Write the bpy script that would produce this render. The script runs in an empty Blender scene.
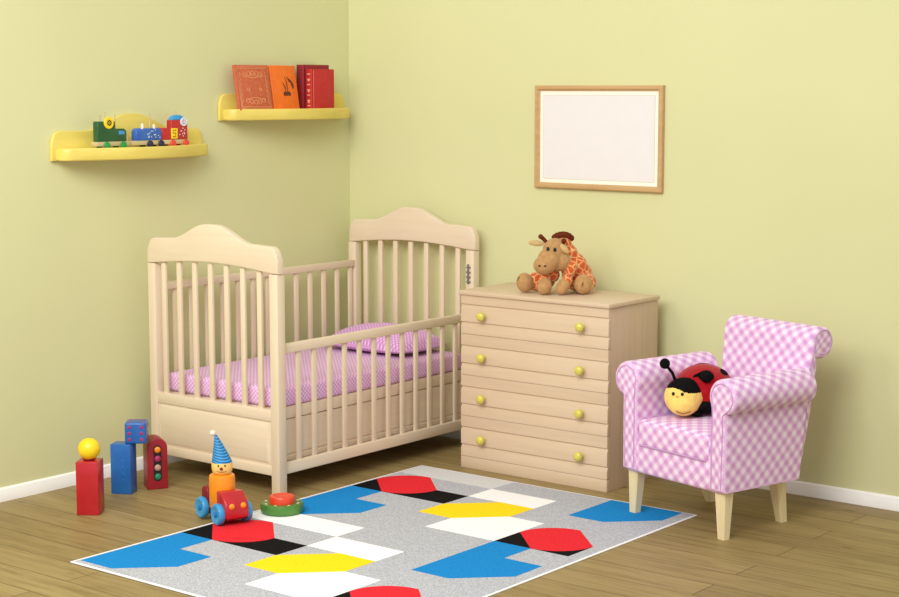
import bpy, bmesh, math, random
from mathutils import Vector, Matrix, Euler
random.seed(7)
PI = math.pi
S = bpy.context.scene
COL = S.collection
S.view_settings.view_transform = 'Standard'
S.view_settings.look = 'None'
S.view_settings.exposure = 0.0

# ------------------------------------------------------------------ materials
def lin(c):
    return tuple(((v/255)/12.92 if v/255 <= .04045 else ((v/255+.055)/1.055)**2.4) for v in c) + (1.0,)

class NT:
    def __init__(self, name):
        self.m = bpy.data.materials.new(name); self.m.use_nodes = True
        self.t = self.m.node_tree; self.n = self.t.nodes; self.l = self.t.links
        self.b = self.n['Principled BSDF']
    def node(self, ty, **kw):
        n = self.n.new(ty)
        for k, v in kw.items():
            if hasattr(n, k) and not isinstance(v, tuple): setattr(n, k, v)
            else: n.inputs[k].default_value = v
        return n
    def link(self, a, ao, b, bi): self.l.new(a.outputs[ao], b.inputs[bi])
    def coords(self, which='Object', scale=(1,1,1), rot=(0,0,0)):
        c = self.n.new('ShaderNodeTexCoord'); mp = self.n.new('ShaderNodeMapping')
        mp.inputs['Scale'].default_value = scale; mp.inputs['Rotation'].default_value = rot
        self.l.new(c.outputs[which], mp.inputs['Vector']); return mp
    def ramp(self, stops):
        r = self.n.new('ShaderNodeValToRGB'); e = r.color_ramp.elements
        while len(e) < len(stops): e.new(.5)
        for k, (p, c) in enumerate(stops): e[k].position = p; e[k].color = lin(c)
        return r
    def math(self, op, a, b=None):
        n = self.n.new('ShaderNodeMath'); n.operation = op
        for i, x in enumerate((a, b)):
            if x is None: continue
            if isinstance(x, (int, float)): n.inputs[i].default_value = x
            else: self.l.new(x, n.inputs[i])
        return n.outputs[0]
    def bump(self, sock, strength=.1, dist=.002):
        b = self.n.new('ShaderNodeBump'); b.inputs['Strength'].default_value = strength; b.inputs['Distance'].default_value = dist
        self.l.new(sock, b.inputs['Height']); self.l.new(b.outputs[0], self.b.inputs['Normal'])

def sh(c, d): return tuple(max(0, min(255, v+d)) for v in c)

def paint(name, c, rough=.45, var=6, scale=18, bump=0.0, coat=0.0, spec=.5, sheen=0.0):
    k = NT(name); mp = k.coords()
    nz = k.node('ShaderNodeTexNoise', Scale=float(scale), Detail=3.0); k.link(mp, 0, nz, 'Vector')
    r = k.ramp([(.3, sh(c, -var)), (.7, sh(c, var))]); k.link(nz, 'Fac', r, 'Fac'); k.link(r, 0, k.b, 'Base Color')
    k.b.inputs['Roughness'].default_value = rough; k.b.inputs['Specular IOR Level'].default_value = spec
    k.b.inputs['Coat Weight'].default_value = coat
    if sheen: k.b.inputs['Sheen Weight'].default_value = sheen
    if bump: 
        n2 = k.node('ShaderNodeTexNoise', Scale=float(scale*9), Detail=2.0); k.link(mp, 0, n2, 'Vector'); k.bump(n2.outputs['Fac'], bump)
    return k.m

def wood(name, c, c2, axis='z', rough=.45, fine=1.0):
    k = NT(name)
    s = {'x': (1.2, 22, 22), 'y': (22, 1.2, 22), 'z': (22, 22, 1.2)}[axis]
    mp = k.coords(scale=tuple(v*fine for v in s))
    nz = k.node('ShaderNodeTexNoise', Scale=1.6, Detail=5.0, Roughness=.6, Distortion=.4); k.link(mp, 0, nz, 'Vector')
    r = k.ramp([(.3, c2), (.62, c)]); k.link(nz, 'Fac', r, 'Fac'); k.link(r, 0, k.b, 'Base Color')
    k.b.inputs['Roughness'].default_value = rough
    return k.m

def gingham(name, period, dark, mid, light, rough=.85, rot=PI/4, soft=3.0):
    k = NT(name); mp = k.coords('UV', rot=(0, 0, rot))
    sp = k.n.new('ShaderNodeSeparateXYZ'); k.link(mp, 0, sp, 0)
    s = []
    for ax in (0, 1):
        w = k.math('SINE', k.math('MULTIPLY', sp.outputs[ax], 2*PI/period))
        w = k.math('MULTIPLY', w, soft)
        w = k.math('MINIMUM', k.math('MAXIMUM', w, -1.0), 1.0)
        s.append(w)
    f = k.math('ADD', k.math('MULTIPLY', k.math('ADD', s[0], s[1]), .25), .5)
    r = k.ramp([(0.0, light), (.5, mid), (1.0, dark)]); k.l.new(f, r.inputs['Fac'])
    k.link(r, 0, k.b, 'Base Color'); k.b.inputs['Roughness'].default_value = rough
    k.b.inputs['Sheen Weight'].default_value = .15
    c = k.coords(); nz = k.node('ShaderNodeTexNoise', Scale=500.0); k.link(c, 0, nz, 'Vector'); k.bump(nz.outputs['Fac'], .15, .001)
    return k.m

def wall_mat(name, c):
    k = NT(name); mp = k.coords()
    nz = k.node('ShaderNodeTexNoise', Scale=1.1, Detail=2.0); k.link(mp, 0, nz, 'Vector')
    r = k.ramp([(.3, sh(c, -2)), (.7, sh(c, 2))]); k.link(nz, 'Fac', r, 'Fac'); k.link(r, 0, k.b, 'Base Color')
    n2 = k.node('ShaderNodeTexNoise', Scale=160.0, Detail=3.0); k.link(mp, 0, n2, 'Vector'); k.bump(n2.outputs['Fac'], .06, .002)
    k.b.inputs['Roughness'].default_value = .8; k.b.inputs['Specular IOR Level'].default_value = .2
    return k.m

def floor_mat(name):
    k = NT(name); mp = k.coords()
    br = k.n.new('ShaderNodeTexBrick'); br.offset = .37; br.offset_frequency = 2
    br.inputs['Scale'].default_value = 1.0; br.inputs['Brick Width'].default_value = 1.7; br.inputs['Row Height'].default_value = .145
    br.inputs['Mortar Size'].default_value = .0022; br.inputs['Mortar Smooth'].default_value = .3; br.inputs['Bias'].default_value = 0.0
    br.inputs['Color1'].default_value = lin((152, 130, 84)); br.inputs['Color2'].default_value = lin((168, 146, 98)); br.inputs['Mortar'].default_value = lin((98, 78, 44))
    k.link(mp, 0, br, 'Vector')
    m2 = k.coords(scale=(1.3, 16, 1)); nz = k.node('ShaderNodeTexNoise', Scale=2.2, Detail=6.0, Roughness=.65, Distortion=.7); k.link(m2, 0, nz, 'Vector')
    r = k.ramp([(.3, (196, 190, 176)), (.5, (238, 236, 230)), (.7, (255, 255, 255))]); k.link(nz, 'Fac', r, 'Fac')
    m3 = k.coords(scale=(1.6, 4.2, 1)); vz = k.n.new('ShaderNodeTexVoronoi'); vz.inputs['Scale'].default_value = 1.5; k.link(m3, 0, vz, 'Vector')
    kr = k.ramp([(.0, (120, 104, 84)), (.05, (205, 195, 180)), (.1, (255, 255, 255))]); k.link(vz, 'Distance', kr, 'Fac')
    mx = k.n.new('ShaderNodeMix'); mx.data_type = 'RGBA'; mx.blend_type = 'MULTIPLY'; mx.inputs['Factor'].default_value = .9
    k.l.new(br.outputs['Color'], mx.inputs['A']); k.l.new(r.outputs[0], mx.inputs['B'])
    mx2 = k.n.new('ShaderNodeMix'); mx2.data_type = 'RGBA'; mx2.blend_type = 'MULTIPLY'; mx2.inputs['Factor'].default_value = .8
    k.l.new(mx.outputs['Result'], mx2.inputs['A']); k.l.new(kr.outputs[0], mx2.inputs['B'])
    k.l.new(mx2.outputs['Result'], k.b.inputs['Base Color'])
    k.b.inputs['Roughness'].default_value = .5; k.b.inputs['Specular IOR Level'].default_value = .35
    k.bump(br.outputs['Fac'], -.2, .002)
    return k.m

def rug_mat(name, c, var):
    k = NT(name); mp = k.coords()
    nz = k.node('ShaderNodeTexNoise', Scale=170.0, Detail=1.0); k.link(mp, 0, nz, 'Vector')
    r = k.ramp([(.4, sh(c, -var)), (.6, sh(c, var))]); k.link(nz, 'Fac', r, 'Fac'); k.link(r, 0, k.b, 'Base Color')
    k.b.inputs['Roughness'].default_value = .95; k.b.inputs['Specular IOR Level'].default_value = .1
    k.bump(nz.outputs['Fac'], .3, .002)
    return k.m

def patches(name):
    k = NT(name); mp = k.coords(scale=(40, 40, 40))
    v = k.n.new('ShaderNodeTexVoronoi'); v.feature = 'DISTANCE_TO_EDGE'; v.inputs['Scale'].default_value = 1.0; k.link(mp, 0, v, 'Vector')
    r = k.ramp([(.02, (240, 200, 136)), (.08, (216, 108, 50)), (.3, (204, 86, 32))]); k.link(v, 'Distance', r, 'Fac'); k.link(r, 0, k.b, 'Base Color')
    k.b.inputs['Roughness'].default_value = .95; k.b.inputs['Sheen Weight'].default_value = .2
    return k.m

def stripes(name, a, b, freq):
    k = NT(name); mp = k.coords(); sp = k.n.new('ShaderNodeSeparateXYZ'); k.link(mp, 0, sp, 0)
    w = k.math('SINE', k.math('MULTIPLY', k.math('ADD', sp.outputs[2], k.math('MULTIPLY', sp.outputs[0], .25)), freq))
    r = k.ramp([(.0, a), (.42, a), (.58, b), (1, b)]); k.l.new(k.math('ADD', k.math('MULTIPLY', w, .5), .5), r.inputs['Fac'])
    k.link(r, 0, k.b, 'Base Color'); k.b.inputs['Roughness'].default_value = .6
    return k.m

M = {}
M['wall'] = wall_mat('lime_wall_paint', (216, 215, 165))
M['floor'] = floor_mat('oak_plank_floor')
M['white'] = paint('white_trim_paint', (250, 248, 242), .4, 1)
M['cot'] = wood('cream_wood_upright', (231, 213, 186), (226, 206, 178), 'z')
M['cot_x'] = wood('cream_wood_cross', (231, 213, 186), (226, 206, 178), 'x')
M['cot_y'] = wood('cream_wood_long', (231, 213, 186), (226, 206, 178), 'y')
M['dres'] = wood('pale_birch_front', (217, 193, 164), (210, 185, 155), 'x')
M['dres_z'] = wood('pale_birch_shaded_side', (206, 180, 154), (199, 173, 147), 'z')  # same birch, darkened so the side's shade sits in the colour
M['lime'] = paint('lime_enamel', (216, 206, 88), .25, 3, coat=.4)
M['chair'] = gingham('pink_gingham', .038, (210, 156, 208), (232, 190, 229), (247, 228, 246), soft=1.6)
M['sheet'] = gingham('pink_small_gingham', .0135, (216, 154, 216), (228, 180, 228), (246, 220, 245), soft=1.5)
M['pillow'] = gingham('pink_pillow_gingham', .0135, (206, 134, 206), (220, 160, 220), (242, 208, 241), soft=1.5)
M['piping'] = paint('lilac_piping', (204, 158, 204), .8, 4)
M['leg'] = wood('pale_leg_wood', (240, 222, 180), (228, 206, 160), 'z')
M['shelf'] = wood('yellow_stained_wood', (232, 212, 108), (224, 202, 96), 'y', .35)
M['frame'] = wood('honey_wood', (204, 166, 116), (190, 150, 100), 'x')
M['frame_z'] = wood('honey_wood_upright', (204, 166, 116), (190, 150, 100), 'z')
M['mat'] = paint('ivory_mat', (252, 246, 232), .8, 1)
M['paper'] = paint('pale_grey_paper', (232, 228, 228), .7, 1)
M['line'] = paint('grey_ink_line', (196, 188, 178), .8, 2)
M['red'] = paint('red_lacquer', (184, 22, 34), .32, 6, coat=.25)
M['dred'] = paint('dark_red_lacquer', (128, 14, 26), .45, 5)
M['maroon'] = paint('maroon_lacquer', (152, 22, 38), .4, 6)
M['blue'] = paint('blue_lacquer', (24, 98, 176), .35, 6, coat=.2)
M['mblue'] = paint('sky_blue_lacquer', (52, 152, 210), .35, 8, coat=.2)
M['hub'] = paint('deep_blue_hub', (30, 112, 180), .4, 5)
M['yellow'] = paint('yellow_lacquer', (255, 214, 26), .35, 4, coat=.2)
M['orange'] = paint('orange_lacquer', (246, 146, 22), .35, 5, coat=.25)
M['green'] = paint('green_lacquer', (70, 124, 44), .4, 8, coat=.2)
M['dgreen'] = paint('dark_green_lacquer', (14, 82, 44), .3, 6, coat=.3)
M['bgreen'] = paint('bright_green_lacquer', (30, 150, 70), .35, 6)
M['orred'] = paint('orange_red_lacquer', (226, 66, 34), .35, 6, coat=.2)
M['black'] = paint('black_paint', (18, 16, 18), .6, 3)
M['navy'] = paint('navy_lacquer', (34, 36, 72), .4, 4)
M['skin'] = paint('wooden_peach', (248, 204, 118), .4, 4)
M['cream'] = paint('cream_pompom', (244, 226, 206), .7, 4)
M['tanw'] = wood('toy_board_wood', (206, 188, 140), (188, 168, 120), 'y')
M['hat'] = stripes('striped_hat', (20, 92, 156), (58, 158, 212), 700.0)
M['dot_red'] = paint('crimson_dot', (170, 40, 96), .5, 4)
M['bulb'] = paint('grey_pink_bulb', (190, 150, 130), .4, 4)
M['teal'] = paint('teal_bulb', (30, 130, 96), .4, 4)
M['metal'] = paint('dull_steel', (120, 116, 116), .4, 4)
M['plush_red'] = paint('red_plush', (168, 16, 28), .95, 8, 60, .3, spec=.1, sheen=.2)
M['plush_black'] = paint('black_plush', (16, 14, 16), .95, 4, 60, .3, spec=.1)
M['plush_yellow'] = paint('yellow_plush', (246, 212, 116), .95, 6, 60, .2, spec=.1, sheen=.2)
M['plush_tan'] = paint('tan_plush', (186, 142, 92), .95, 10, 60, .3, spec=.1, sheen=.2)
M['plush_pale'] = paint('pale_plush', (212, 180, 128), .95, 8, 60, .3, spec=.1)
M['plush_brown'] = paint('brown_plush', (104, 46, 24), .95, 10, 80, .4, spec=.1)
M['patch'] = patches('giraffe_patch_plush')
M['bk_brown'] = paint('terracotta_cloth', (200, 98, 64), .7, 8, 60)
M['bk_orange'] = paint('orange_cloth', (234, 112, 26), .6, 5, 40)
M['bk_red'] = paint('scarlet_cloth', (190, 36, 40), .6, 5, 40)
M['bk_dred'] = paint('crimson_cloth', (140, 18, 34), .6, 5, 40)
M['gilt'] = paint('gilt_stamp', (236, 172, 118), .5, 8)
M['ink'] = paint('brown_ink', (96, 40, 22), .7, 5)
M['pages'] = paint('paper_block', (232, 214, 176), .9, 6, 200)
M['r_grey'] = rug_mat('rug_grey', (182, 183, 190), 14)
M['r_white'] = rug_mat('rug_white', (250, 248, 248), 4)
M['r_white_shaded'] = rug_mat('rug_shaded_white', (212, 212, 212), 6)  # rug white greyed down: the dimmer far corner put into the colour
M['r_black'] = rug_mat('rug_black', (18, 16, 18), 3)
M['r_red'] = rug_mat('rug_red', (228, 44, 54), 5)
M['r_blue'] = rug_mat('rug_blue', (28, 134, 204), 5)
M['r_yellow'] = rug_mat('rug_yellow', (250, 216, 30), 5)
M['off_white'] = paint('bluish_white_paint', (220, 226, 240), .4, 4)  # bluish-white paint of the train's speckles and disc
M['pbl'] = paint('toy_royal_blue', (40, 96, 184), .35, 6, coat=.3)

# ------------------------------------------------------------------ mesh builder
class MB:
    def __init__(s): s.v = []; s.f = []; s.m = []; s.uv = []
    def add(s, verts, faces, mat=0, uvs=None, T=None):
        o = len(s.v)
        for p in verts:
            p = Vector(p); s.v.append(T @ p if T is not None else p)
        for i, f in enumerate(faces):
            s.f.append(tuple(o+j for j in f)); s.m.append(mat if not isinstance(mat, list) else mat[i]); s.uv.append(uvs[i] if uvs else None)
        return s
    def bm(s, b, mat=0, T=None):
        b.verts.index_update()
        s.add([v.co.copy() for v in b.verts], [[v.index for v in f.verts] for f in b.faces], mat, None, T); b.free(); return s
    def box(s, c, d, bev=.003, mat=0, T=None, seg=2, taper=1.0):
        b = bmesh.new(); bmesh.ops.create_cube(b, size=1)
        for v in b.verts:
            k = taper if v.co.z < 0 else 1.0
            v.co = Vector((v.co.x*d[0]*k, v.co.y*d[1]*k, v.co.z*d[2]))
        if bev > 0: bmesh.ops.bevel(b, geom=list(b.edges), offset=min(bev, .49*min(d)), segments=seg, profile=.5, affect='EDGES', clamp_overlap=True)
        for v in b.verts: v.co += Vector(c)
        return s.bm(b, mat, T)
    def bb(s, a, b, bev=.003, mat=0, T=None, seg=2):
        return s.box([(a[i]+b[i])/2 for i in range(3)], [abs(b[i]-a[i]) for i in range(3)], bev, mat, T, seg)
    def ball(s, c, r, mat=0, T=None, u=24, v=16):
        if not hasattr(r, '__len__'): r = (r, r, r)
        b = bmesh.new(); bmesh.ops.create_uvsphere(b, u_segments=u, v_segments=v, radius=1)
        for q in b.verts: q.co = Vector((q.co.x*r[0]+c[0], q.co.y*r[1]+c[1], q.co.z*r[2]+c[2]))
        return s.bm(b, mat, T)
    def lathe(s, prof, mat=0, T=None, n=32, cap=True):   # prof: (r,z)
        vs = []; fs = []
        for r, z in prof:
            for k in range(n): a = 2*PI*k/n; vs.append((r*math.cos(a), r*math.sin(a), z))
        for i in range(len(prof)-1):
            for k in range(n): fs.append((i*n+k, i*n+(k+1) % n, (i+1)*n+(k+1) % n, (i+1)*n+k))
        if cap: fs.append(tuple(reversed(range(n)))); fs.append(tuple((len(prof)-1)*n+k for k in range(n)))
        return s.add(vs, fs, mat, None, T)
    def tube(s, pts, r, mat=0, T=None, n=10, closed=False):
        pts = [Vector(p) for p in pts]; N = len(pts); vs = []; fs = []; up = Vector((0.13, .31, .94)).normalized()
        rr = r if hasattr(r, '__len__') else [r]*N
        for i, p in enumerate(pts):
            a = pts[(i-1) % N] if (closed or i > 0) else p; b = pts[(i+1) % N] if (closed or i < N-1) else p
            t = (b-a).normalized(); x = t.cross(up)
            if x.length < 1e-3: x = t.cross(Vector((1, 0, 0)))
            x.normalize(); y = x.cross(t)
            for k in range(n): q = 2*PI*k/n; vs.append(p+(x*math.cos(q)+y*math.sin(q))*rr[i])
        for i in range(N if closed else N-1):
            j = (i+1) % N
            for k in range(n): fs.append((i*n+k, i*n+(k+1) % n, j*n+(k+1) % n, j*n+k))
        if not closed: fs.append(tuple(reversed(range(n)))); fs.append(tuple((N-1)*n+k for k in range(n)))
        return s.add(vs, fs, mat, None, T)
    def prism(s, poly, h0, h1, fn, mat=0, bev=0.0, T=None, seg=3, capmat=None):
        """extrude a 2-D polygon (ccw) between h0 and h1; fn(a,b,h) -> xyz; rounded rims; arc-length UVs"""
        n = len(poly); P = [Vector((p[0], p[1])) for p in poly]
        ar = sum(P[i].x*P[(i+1) % n].y-P[(i+1) % n].x*P[i].y for i in range(n))
        sg = 1 if ar > 0 else -1
        nor = []
        for i in range(n):
            e1 = (P[i]-P[i-1]).normalized(); e2 = (P[(i+1) % n]-P[i]).normalized()
            q = Vector((e1.y+e2.y, -e1.x-e2.x))*sg
            q = q.normalized() if q.length > 1e-6 else Vector((e1.y, -e1.x))*sg
            nor.append(q)
        L = [0.0]
        for i in range(n): L.append(L[-1]+(P[(i+1) % n]-P[i]).length)
        d = 1 if h1 > h0 else -1
        rings = []
        if bev > 0:
            for k in range(seg+1): a = PI/2*k/seg; rings.append((bev*(1-math.sin(a)), h0+d*bev*(1-math.cos(a))))
            for k in range(seg+1): a = PI/2*(1-k/seg); rings.append((bev*(1-math.sin(a)), h1-d*bev*(1-math.cos(a))))
        else: rings = [(0, h0), (0, h1)]
        vs = []; fs = []; uv = []; mm = []
        for ins, h in rings:
            for i in range(n): q = P[i]-nor[i]*ins; vs.append(fn(q.x, q.y, h))
        flip = None
        for r in range(len(rings)-1):
            for i in range(n):
                j = (i+1) % n
                fs.append((r*n+i, r*n+j, (r+1)*n+j, (r+1)*n+i)); mm.append(mat)
                hh = (rings[r][1], rings[r+1][1]); uv.append(((L[i], hh[0]), (L[i+1], hh[0]), (L[i+1], hh[1]), (L[i], hh[1])))
        for r, rev in ((0, True), (len(rings)-1, False)):
            idx = [r*n+i for i in range(n)]; u = [(P[i].x, P[i].y) for i in range(n)]
            if rev: idx.reverse(); u.reverse()
            fs.append(tuple(idx)); uv.append(tuple(u)); mm.append(mat if capmat is None else capmat)
        return s.add(vs, fs, mm, uv, T)
    def build(s, name, mats, parent=None, smooth=True, ang=38, loc=None):
        me = bpy.data.meshes.new(name); me.from_pydata([tuple(v) for v in s.v], [], s.f)
        mats = mats if isinstance(mats, (list, tuple)) else [mats]
        for m in mats: me.materials.append(M[m] if isinstance(m, str) else m)
        ul = me.uv_layers.new(name='UVMap')
        for p in me.polygons:
            p.material_index = min(s.m[p.index], len(mats)-1)
            given = s.uv[p.index]
            if given:
                for q, li in enumerate(p.loop_indices): ul.data[li].uv = given[q]
            else:
                nn = p.normal; a = max(range(3), key=lambda i: abs(nn[i])); ax = [(1, 2), (0, 2), (0, 1)][a]
                for li in p.loop_indices:
                    co = me.vertices[me.loops[li].vertex_index].co; ul.data[li].uv = (co[ax[0]], co[ax[1]])
        b = bmesh.new(); b.from_mesh(me); bmesh.ops.recalc_face_normals(b, faces=b.faces); b.to_mesh(me); b.free()
        if smooth:
            me.polygons.foreach_set('use_smooth', [True]*len(me.polygons)); me.set_sharp_from_angle(angle=math.radians(ang))
        o = bpy.data.objects.new(name, me); COL.objects.link(o)
        if parent: o.parent = parent
        if loc: o.location = loc
        return o

def tag(o, label, cat, group=None, kind=None):
    o['label'] = label; o['category'] = cat
    if group: o['group'] = group
    if kind: o['kind'] = kind
    return o
def thing(name, label, cat, loc=(0, 0, 0), rotz=0.0, group=None):
    o = bpy.data.objects.new(name, None); COL.objects.link(o); o.empty_display_size = .1
    o.location = loc; o.rotation_euler = (0, 0, rotz)
    return tag(o, label, cat, group)
def struct(name, mb, mat, label, cat):
    o = mb.build(name, mat); return tag(o, label, cat, None, 'structure')
def arc(cx, cy, r, a0, a1, n, ry=None):
    return [(cx+r*math.cos(math.radians(a0+(a1-a0)*k/n)), cy+(ry or r)*math.sin(math.radians(a0+(a1-a0)*k/n))) for k in range(n+1)]
XZ = lambda a, b, h: (a, h, b)      # polygon in x-z, extruded along y
YZ = lambda a, b, h: (h, a, b)      # polygon in y-z, extruded along x
XY = lambda a, b, h: (a, b, h)
def smoothstep(t): t = max(0, min(1, t)); return t*t*(3-2*t)

def blob(name, prims, mats, parent, voxel=.004, smooth=4):
    """one continuous plush skin grown from overlapping ellipsoids; prims: (centre, radii, euler_deg, material)"""
    b = bmesh.new(); inv = []
    for c, r, e, m in prims:
        T = Matrix.Translation(Vector(c)) @ Euler([math.radians(q) for q in e]).to_matrix().to_4x4() @ Matrix.Diagonal((*r, 1))
        bmesh.ops.create_icosphere(b, subdivisions=3, radius=1, matrix=T); inv.append((T.inverted(), m, min(r)))
    me = bpy.data.meshes.new(name+'_seed'); b.to_mesh(me); b.free()
    o = bpy.data.objects.new(name+'_seed', me); COL.objects.link(o)
    md = o.modifiers.new('r', 'REMESH'); md.mode = 'VOXEL'; md.voxel_size = voxel
    sm = o.modifiers.new('s', 'SMOOTH'); sm.iterations = smooth; sm.factor = .5
    dg = bpy.context.evaluated_depsgraph_get(); dg.update()
    out = bpy.data.meshes.new_from_object(o.evaluated_get(dg)); out.name = name
    bpy.data.objects.remove(o); bpy.data.meshes.remove(me)
    out.materials.clear()
    for m in mats: out.materials.append(M[m])
    for p in out.polygons:
        best = min(inv, key=lambda q: ((q[0] @ p.center).length-1)*q[2]); p.material_index = best[1]; p.use_smooth = True
    r = bpy.data.objects.new(name, out); COL.objects.link(r); r.parent = parent
    return r

# ------------------------------------------------------------------ room
struct('floor', MB().bb((-.1, -9, -.1), (8, .1, 0), 0), 'floor', 'worn oak plank floor with boards running along the back wall', 'floor')
struct('wall_left', MB().bb((-.1, -9, 0), (0, .1, 2.9), 0), 'wall', 'plain pale lime green wall on the left carrying two yellow shelves', 'wall')
struct('wall_back', MB().bb((0, 0, 0), (8, .1, 2.9), 0), 'wall', 'plain pale lime green wall at the back with the empty picture frame', 'wall')
prof = [(0, 0), (.014, 0), (.014, .036), (.011, .04), (.011, .046), (.007, .052), (0, .0545)]
struct('baseboard_left', MB().prism(prof, -9, 0, lambda a, b, h: (a, h, b)), 'white', 'white moulded skirting board along the left wall', 'baseboard')
struct('baseboard_back', MB().prism(prof, .014, 8, lambda a, b, h: (h, -a, b)), 'white', 'white moulded skirting board along the back wall behind the armchair', 'baseboard')

# ------------------------------------------------------------------ rug (pattern on a .16 m grid)
RX = lambda i: .922+.1613*i
RY = lambda j: -.560-.1558*j
def build_rug():
    mb = MB(); T0 = .004
    mb.bb((.905, -2.462, .0002), (2.272, -.556, T0), .0015, 1)
    mb.bb((.915, -2.452, .001), (2.263, -.564, T0+.0003), 0, 0)
    lv = [T0+.0003]
    def shape(pts, mat, lift):
        P = []
        for i, j in pts: P.append((RX(i), RY(j)))
        P = [(min(x, 2.26), min(max(y, -2.45), -.566)) for x, y in P]
        mb.prism(P, T0, T0+.0003+lift, XY, mat)
    def rect(a, b, c, d, m, l=.0004): shape([(a, b), (c, b), (c, d), (a, d)], m, l)
    def lshape(i, j, m=5): shape([(i, j+3), (i, j), (i+1, j), (i+1, j+1), (i+2, j+1), (i+2, j+2), (i+1, j+3)], m, .0005)
    def leaf(i, j, m=4):   # corners (i,j+1) ... centre (i+1, j+1)
        c = (i+1, j+1)
        up = [(c[0]+math.cos(a), c[1]-math.sin(a)) for a in [PI-PI/2*k/8 for k in range(9)]]
        dn = [(c[0]+math.cos(a), c[1]-math.sin(a)) for a in [-PI/2*k/8 for k in range(9)]]
        shape(up+dn, m, .0008)
    def hexa(i, j, m=6): shape([(i, j), (i, j-1), (i+1, j-2), (i+2, j-2), (i+2, j-1), (i+1, j)], m, .0007)
    for o in (0, 6):
        rect(0, o, 3, o+1, 3 if o == 0 else 2); rect(0, o+2, 3, o+3, 7, .0005); leaf(0, o+1)  # far block uses the white with shade in its colour
        rect(3, o+1, 5, o+2, 2); hexa(3, o+4)
        shape([(4, o+5), (4, o+4), (5, o+3), (6, o+3), (6, o+5)], 2, .0004)
        rect(6, o+4, 8, o+5, 7, .0005); leaf(6, o+3); lshape(6, o+5)
        lshape(0, o+3)
    shape([(6, 2), (6, 0), (8, 0), (8, 1), (7, 2)], 5, .0005)
    o = mb.build('rug', ['r_grey', 'r_white', 'r_white', 'r_white_shaded', 'r_red', 'r_blue', 'r_yellow', 'r_black'], smooth=False)
    tag(o, 'grey rug with red, blue, yellow, black and white geometric blocks lying on the plank floor', 'rug')
build_rug()

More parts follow.
